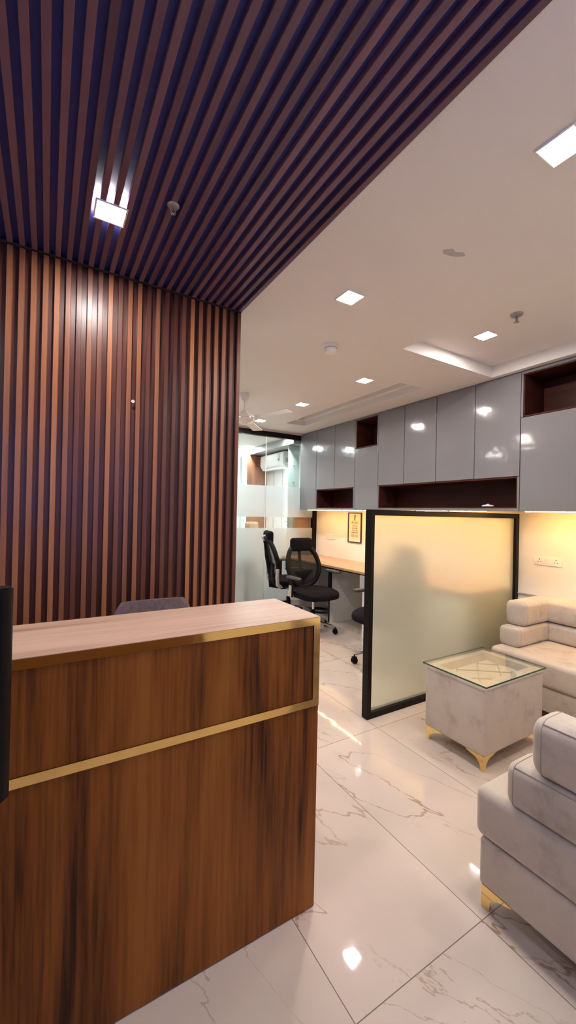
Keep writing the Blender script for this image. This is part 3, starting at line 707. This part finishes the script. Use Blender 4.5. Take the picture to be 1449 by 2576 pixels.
# ------------------------------------------------------------------ office chairs
def office_chair(label, loc, rz):
    t = thing('office_chair', label, 'office chair', loc, rz, 'black mesh office chairs')
    for k in range(5):
        a = 2*PI*k/5+.3; c, s = math.cos(a), math.sin(a)
        MB().tube([(.02*c, .02*s, .115), (.10*c, .10*s, .118), (.22*c, .22*s, .10), (.275*c, .275*s, .082)], [.022, .02, .016, .012], 10).build('base_leg', 'chrome', t)
        mb = MB()
        R = Matrix.Translation((.285*c, .285*s, 0)) @ Matrix.Rotation(a+.5, 4, 'Z')
        tt = MB()
        for sy in (-.014, .014): tt.cyl((.0, sy, .029), .029, .018, axis=1, n=18, bev=.004)
        tt.box(-.022, .022, -.021, .021, .034, .066, .008, 2); tt.cyl((0, 0, .07), .007, .03, n=10)
        bmesh.ops.transform(tt.bm, matrix=R, verts=tt.bm.verts); tt.build('caster', 'black_plastic', t)
    MB().lathe([(.036, .095), (.036, .14), (.03, .15)], n=20).build('hub', 'chrome', t)
    MB().cyl((0, 0, .21), .026, .12, n=16).build('lift_shroud', 'black_plastic', t); MB().cyl((0, 0, .32), .016, .12, n=14).build('gas_lift', 'chrome', t)
    MB().box(-.07, .07, -.10, .13, .375, .425, .014, 3).build('tilt_mechanism', 'black_plastic', t)
    MB().tube([(.06, .0, .40), (.17, .0, .40), (.21, 0, .395)], .006, 8).build('lever', 'black_plastic', t)
    # seat: superellipse cushion
    tb = bmesh.new(); N = 40; lay = [(.40, .425), (.46, .433), (.492, .455), (.50, .480), (.488, .505), (.44, .522), (.30, .528), (.12, .522)]
    rings = []
    for sc_, z in lay:
        ring = []
        for i in range(N):
            a = 2*PI*i/N; ca, sa = math.cos(a), math.sin(a); e = .62
            x = math.copysign(abs(ca)**e, ca)*sc_*.545; y = math.copysign(abs(sa)**e, sa)*sc_*.53
            ring.append(tb.verts.new((x, y-.02, z - (.028*max(0, -y/.25)**2 if z > .44 else .012*max(0, -y/.25)))))
        rings.append(ring)
    for a, b in zip(rings, rings[1:]):
        for i in range(N): tb.faces.new((a[i], a[(i+1) % N], b[(i+1) % N], b[i]))
    tb.faces.new(rings[0][::-1]); tb.faces.new(rings[-1]); mb = MB(); mb.join(tb); mb.build('seat', 'black_fabric', t)
    # backrest loop and mesh
    yb = lambda z: .205+.15*max(0, z-.55)**1.1 - .03*math.exp(-((z-.62)/.14)**2)
    def outline(k, sc_=1.0):
        a = 2*PI*k/48; e = .78; ca, sa = math.cos(a), math.sin(a)
        zz = math.copysign(abs(sa)**e, sa); xx = math.copysign(abs(ca)**e, ca)
        wd = .245*(1-.14*zz if zz > 0 else 1+.20*zz)
        x = xx*wd*sc_; z = .775+zz*.265*sc_
        return (x, yb(z)-.05*(1-(abs(x)/.225)**2)*-1 , z)
    MB().tube([outline(k) for k in range(48)], .031, 10, closed=True, flat=1.0).build('back_frame', 'black_plastic', t)
    tb = bmesh.new(); rr = []
    for sc_ in (.97, .75, .5, .25):
        rr.append([tb.verts.new(outline(k, sc_)) for k in range(48)])
    for a, b in zip(rr, rr[1:]):
        for i in range(48): tb.faces.new((a[i], a[(i+1) % 48], b[(i+1) % 48], b[i]))
    tb.faces.new(rr[-1]); mb = MB(); mb.join(tb); mb.build('back_mesh', 'mesh', t)
    tb = MB(); tb.box(-.165, .165, yb(.64)+.045, yb(.64)+.075, .545, .725, .014, 3); tb.build('lumbar_pad', 'black_plastic', t)
    MB().tube([(0, .10, .40), (0, .24, .42), (0, yb(.6)+.07, .56), (0, yb(.8)+.075, .80), (0, yb(1.05)+.055, .99), (0, yb(1.1)+.05, 1.04)], [.03, .032, .028, .022, .018, .014], 10).build('spine', 'black_plastic', t)
    MB().tube([(0, yb(1.08)+.058, 1.01), (0, yb(1.1)+.09, 1.055), (0, yb(1.1)+.03, 1.075)], .016, 10).build('headrest_bracket', 'silver', t)
    mb = MB(); mb.box(-.165, .165, yb(1.1)-.035, yb(1.1)+.045, .962, 1.135, .039, 6); mb.build('headrest', 'black_fabric', t)
    for sx in (-1, 1):
        x = sx*.30; up = .045 if sx > 0 else 0
        MB().tube([(sx*.12, .05, .415), (sx*.22, .05, .415), (sx*.285, .05, .425), (x, .05, .47)], .017, 10, flat=1.5).build('arm_bracket', 'silver', t)
        mb = MB(); mb.box(x-.012, x+.012, .02, .08, .44, .66+up, .006, 2); ap = mb.build('arm_post', 'black_plastic', t)
        mb = MB(); mb.box(x+sx*.0125, x+sx*.017, .025, .075, .45, .58, .002, 1); mb.build('post_cover', 'silver', ap)
        mb = MB(); mb.prism([(x-.036, -.11), (x-.022, -.135), (x+.022, -.135), (x+.036, -.11), (x+.042, .02), (x+.036, .125), (x-.036, .125), (x-.042, .02)], .661+up, .690+up, .009)
        mb.build('arm_pad', 'grey_plastic', t)
    return t
ch = office_chair('black mesh office chair turned towards the reception, nearest the desk', (2.85, 4.09, 0), math.radians(2))
for lab, loc, rz in (('black office chair seen in profile beside the glass wall', (2.93, 4.82, 0), math.radians(74)),
                     ('office chair mostly hidden behind the frosted partition', (2.835, 2.85, 0), math.radians(-89))):
    c = copy_tree(ch); c.location = loc; c.rotation_euler.z = rz; c['label'] = lab
    if 'profile' in lab:
        c.scale = (1.06, 1.06, 1.06)
        for sx in (-1, 1): tag(MB().tube([(sx*.15, .10, .435), (sx*.235, .17, .437), (sx*.275, .215, .47), (sx*.283, .225, .56), (sx*.283, .222, .67)], .015, 10, flat=1.7).build('back_bracket', 'silver', c), 'silver bracket')

# ------------------------------------------------------------------ reception desk
rd = thing('reception_desk', 'walnut reception counter with pale wood top and brass strips', 'reception desk', (0, 1.206, 0))
DX0, DX1, DZ = -1.1, .874, 1.07
MB().box(DX0, DX1, .004, .022, .005, .745).build('front_panel', 'desk', rd, smooth=False)
MB().box(DX0, DX1-.0275, .004, .022, .7715, DZ-.0285).build('upper_panel', 'desk', rd, smooth=False)
MB().box(DX0, DX1, -.001, .345, DZ-.0005, DZ+.0015).build('counter_top', 'desktop', rd, smooth=False)
MB().box(DX0, DX1-.0005, .0225, .345, DZ-.028, DZ-.0008).build('counter_core', 'desk', rd, smooth=False)
MB().box(DX0, DX1, 0, .022, DZ-.028, DZ-.0008).build('brass_edge', 'brass', rd, smooth=False)
MB().box(DX1-.027, DX1, 0, .022, .7715, DZ-.0283).build('brass_upright', 'brass', rd, smooth=False)
MB().box(DX0, DX1, 0, .022, .7453, .7712).build('brass_band', 'brass', rd, smooth=False)
MB().box(DX1-.018, DX1-.0005, .0223, .34, .005, DZ-.0283).build('end_panel', 'desk', rd, smooth=False)
MB().box(DX0, DX1-.0185, .0225, .62, .72, .745).build('work_surface', 'desktop', rd, smooth=False)
MB().box(DX0, DX0+.018, .0225, .34, .005, DZ-.0283).build('end_panel', 'desk', rd, smooth=False)
MB().box(DX0+.0185, DX1-.0185, .03, .30, 0, .004).build('plinth', 'black', rd, smooth=False)
rc = thing('reception_chair', 'mauve upholstered chair with only its top showing over the reception counter', 'chair', (.495, 1.985, -.0), 0)
tb = bmesh.new(); rings = []
for k in range(13):
    z = .50+.475*k/12; hw = .212-.05*max(0, (k-9.0)/3)**2*1.0 ; ring = []
    th = .03 if k < 11 else .03-.008*(k-10)
    for i in range(24):
        a = 2*PI*i/24; ca, sa = math.cos(a), math.sin(a)
        x = math.copysign(abs(ca)**.45, ca)*hw; y = math.copysign(abs(sa)**.7, sa)*th
        ring.append(tb.verts.new((x, .19+.06*(z-.5)+y+.55*x*x*-1, z)))
    rings.append(ring)
for a, b in zip(rings, rings[1:]):
    for i in range(24): tb.faces.new((a[i], a[(i+1) % 24], b[(i+1) % 24], b[i]))
tb.faces.new(rings[0][::-1]); tb.faces.new(rings[-1]); bmesh.ops.recalc_face_normals(tb, faces=tb.faces); mb = MB(); mb.join(tb); mb.build('backrest', 'mauve', rc, angle=70)
MB().box(-.24, .24, -.16, .17, .42, .50, .03, 4).build('seat', 'mauve', rc)
for sx in (-.2, .2):
    for sy in (-.12, .15): MB().tube([(sx*.9, sy*.9, .42), (sx, sy, 0)], [.016, .011]).build('leg', 'black_plastic', rc)
    MB().tube([(sx*.8, .12, .46), (sx*.8, .19, .55), (sx*.75, .205, .7)], .012).build('back_support', 'black_plastic', rc)

# ------------------------------------------------------------------ sofas and ottoman
def bracket_leg(mb, x, y, h, top, bot, sx, sy, th=.006):
    """corner foot of two curved wings meeting on the corner edge (x, y); wings run towards sx, sy"""
    prof = [(0, 0), (bot, 0), (bot*1.15, h*.45), (bot+(top-bot)*.30, h*.72), (top, h*.94), (top, h), (0, h)]
    for ax in (0, 1):
        if ax == 1: prof[0] = (th, 0); prof[-1] = (th, h)
        if ax == 0: m = Matrix(((sx, 0, 0, x), (0, 0, sy, y), (0, 1, 0, 0), (0, 0, 0, 1)))
        else: m = Matrix(((0, 0, sx, x), (sy, 0, 0, y), (0, 1, 0, 0), (0, 0, 0, 1)))
        mb.prism(prof, 0, th, 0, m)
    return mb
def sofa(label, loc, rz, W):
    t = thing('sofa', label, 'sofa', loc, rz, 'beige suede sofas'); D = .79
    for x, sx in ((.012, 1), (W-.012, -1)):
        for y, sy in ((-D+.03, 1), (-.03, -1)):
            mb = bracket_leg(MB(), x, y, .082, .11, .03, sx, sy); bmesh.ops.recalc_face_normals(mb.bm, faces=mb.bm.faces); mb.build('leg', 'gold', t, smooth=False)
    MB().box(.006, W-.006, -D+.02, -.005, .082, .2565, .014, 4).build('base', 'suede', t)
    MB().box(0, W, -D, -.003, .2575, .438, .032, 6).build('seat', 'suede', t)
    aw, bd = .165, .25           # arm width, depth of the back roll
    def deepen(mb):
        for v in mb.bm.verts:
            if v.co.y > -aw-1e-4: v.co.y *= bd/aw
        return mb
    def U(front): return [(aw/2, -D+front), (aw/2, -aw/2-.0), (W-aw/2, -aw/2), (W-aw/2, -D+front)]
    deepen(MB().roll(U(.115), aw, .437, .588, .032)).build('lower_roll', 'suede', t)
    deepen(MB().roll(U(.195), aw, .590, .782, .042)).build('upper_roll', 'suede', t)
    # piping lines along the arm ends
    for fr, z0, z1, rr in ((.115, .437, .588, .032), (.195, .590, .782, .042)):
        for x0 in (0, W-aw):
            mb = MB()
            pts = []
            for cx, cz, a0 in ((x0+aw-rr, z1-rr, 0), (x0+rr, z1-rr, 90), (x0+rr, z0+rr, 180), (x0+aw-rr, z0+rr, 270)):
                for k in range(6):
                    a = math.radians(a0+18*k); pts.append((cx+rr*math.cos(a), -D+fr+rr*.93, cz+rr*math.sin(a)))
            mb.tube(pts, .0018, 6, closed=True)
            mb.build('piping', 'seam', t)
            xo = .27*rr if x0 == 0 else W-.27*rr
            MB().tube([(xo, -D+fr+.9*rr, z1-.27*rr), (xo, -.02-.3*rr, z1-.27*rr)], .0022, 6).build('piping', 'seam', t)
    return t
sofa('beige suede sofa against the pale wall, under the amber light', (3.825, 1.90, 0), -PI/2, 1.55)
sofa('beige suede sofa in the right foreground with its stacked arm towards the camera', (1.41+1.5, .143, 0), PI, 1.5)

OX0, OX1, OY0, OY1 = 2.145, 2.765, 1.360, 1.785
ot = thing('ottoman_table', 'beige suede cube table with glass top and gold feet', 'ottoman table', (2.455, 1.5725, 0))
hx, hy = (OX1-OX0)/2, (OY1-OY0)/2
t_ = bmesh.new(); bmesh.ops.create_cube(t_, size=1)
for v in t_.verts: v.co = Vector((v.co.x*2*hx, v.co.y*2*hy, .285+v.co.z*.40))
bmesh.ops.bevel(t_, geom=t_.edges[:], offset=.020, segments=5, profile=.5, affect='EDGES')
t_.faces.ensure_lookup_table()
top = max((fc for fc in t_.faces if fc.normal.z > .99), key=lambda q: q.calc_area())
bmesh.ops.inset_region(t_, faces=[top], thickness=.058)
g = bmesh.ops.extrude_face_region(t_, geom=[top]); bmesh.ops.delete(t_, geom=[top], context='FACES')
nv = [e for e in g['geom'] if isinstance(e, bmesh.types.BMVert)]
for v in nv: v.co.z -= .05; v.co.x *= .955; v.co.y *= .945
mb = MB(); mb.join(t_); mb.build('body', 'suede', ot)
gx, gy = hx-.09, hy-.09
tb = bmesh.new(); N = 40; grid = []
for i in range(N+1):
    row = []
    for j in range(N+1):
        U_, V_ = i/N, j/N; p, q = (U_*2+V_*1.5) % 1, (U_*2-V_*1.5) % 1
        hgt = .012*(1-max(abs(p-.5), abs(q-.5))**2*4)
        row.append(tb.verts.new((-gx+2*gx*U_, -gy+2*gy*V_, .437+hgt)))
    grid.append(row)
for i in range(N):
    for j in range(N): tb.faces.new((grid[i][j], grid[i+1][j], grid[i+1][j+1], grid[i][j+1]))
mb = MB(); mb.join(tb); pd = mb.build('tufted_pad', 'suede', ot)
mb = MB()
def uv(U_, V_, z=.4415): return (-gx+2*gx*U_, -gy+2*gy*V_, z)
for k in range(-3, 5):
    for sgn in (1, -1):
        pts = [(U_, ((k-2*U_) if sgn > 0 else (2*U_-k))/1.5) for U_ in [i/40 for i in range(41)]]
        pts = [p for p in pts if 0 <= p[1] <= 1]
        if len(pts) > 2: mb.tube([uv(*p) for p in pts], .0035, 6)
mb.build('tuft_cord', 'cord', pd)
for U_, V_ in ((.25, 1/3), (.75, 1/3), (.5, 2/3), (.25, 1.0-.02), (.75, .98), (.5, .02)): MB().sphere(uv(U_, V_, .446), .007).build('crystal_button', 'crystal', pd)
gl = MB().box(-hx-.008, hx+.008, -hy-.008, hy+.008, .4865, .4955).build('glass_top', 'green_glass', ot, smooth=False)
a, b = hx+.0085, hy+.0085
mb = MB(); mb.box(-a-.001, a+.001, -b-.001, -b, .4863, .4957).box(-a-.001, a+.001, b, b+.001, .4863, .4957).box(-a-.001, -a, -b, b, .4863, .4957).box(a, a+.001, -b, b, .4863, .4957)
mb.build('glass_edge', 'glass_edge', gl, smooth=False)
for sx in (-1, 1):
    for sy in (-1, 1):
        mb = bracket_leg(MB(), sx*(hx-.012), sy*(hy-.012), .086, .115, .022, -sx, -sy); bmesh.ops.recalc_face_normals(mb.bm, faces=mb.bm.faces); mb.build('foot', 'gold', ot, smooth=False)

# ------------------------------------------------------------------ entrance door with its black pull bar at the left edge
dr = struct(MB().box(-.155, -.143, .02, .93, .01, 2.4).build('door_1', 'glass', smooth=False), 'open glass entrance door beside the camera')
mb = MB(); mb.cyl((-.0625, .80, 1.147), .0185, .345, n=28, bev=.003)
hd = mb.build('pull_handle', 'black', dr)
for z in (1.04, 1.255): MB().cyl((-.112, .80, z), .009, .064, axis=0, n=16).build('standoff', 'black', hd)
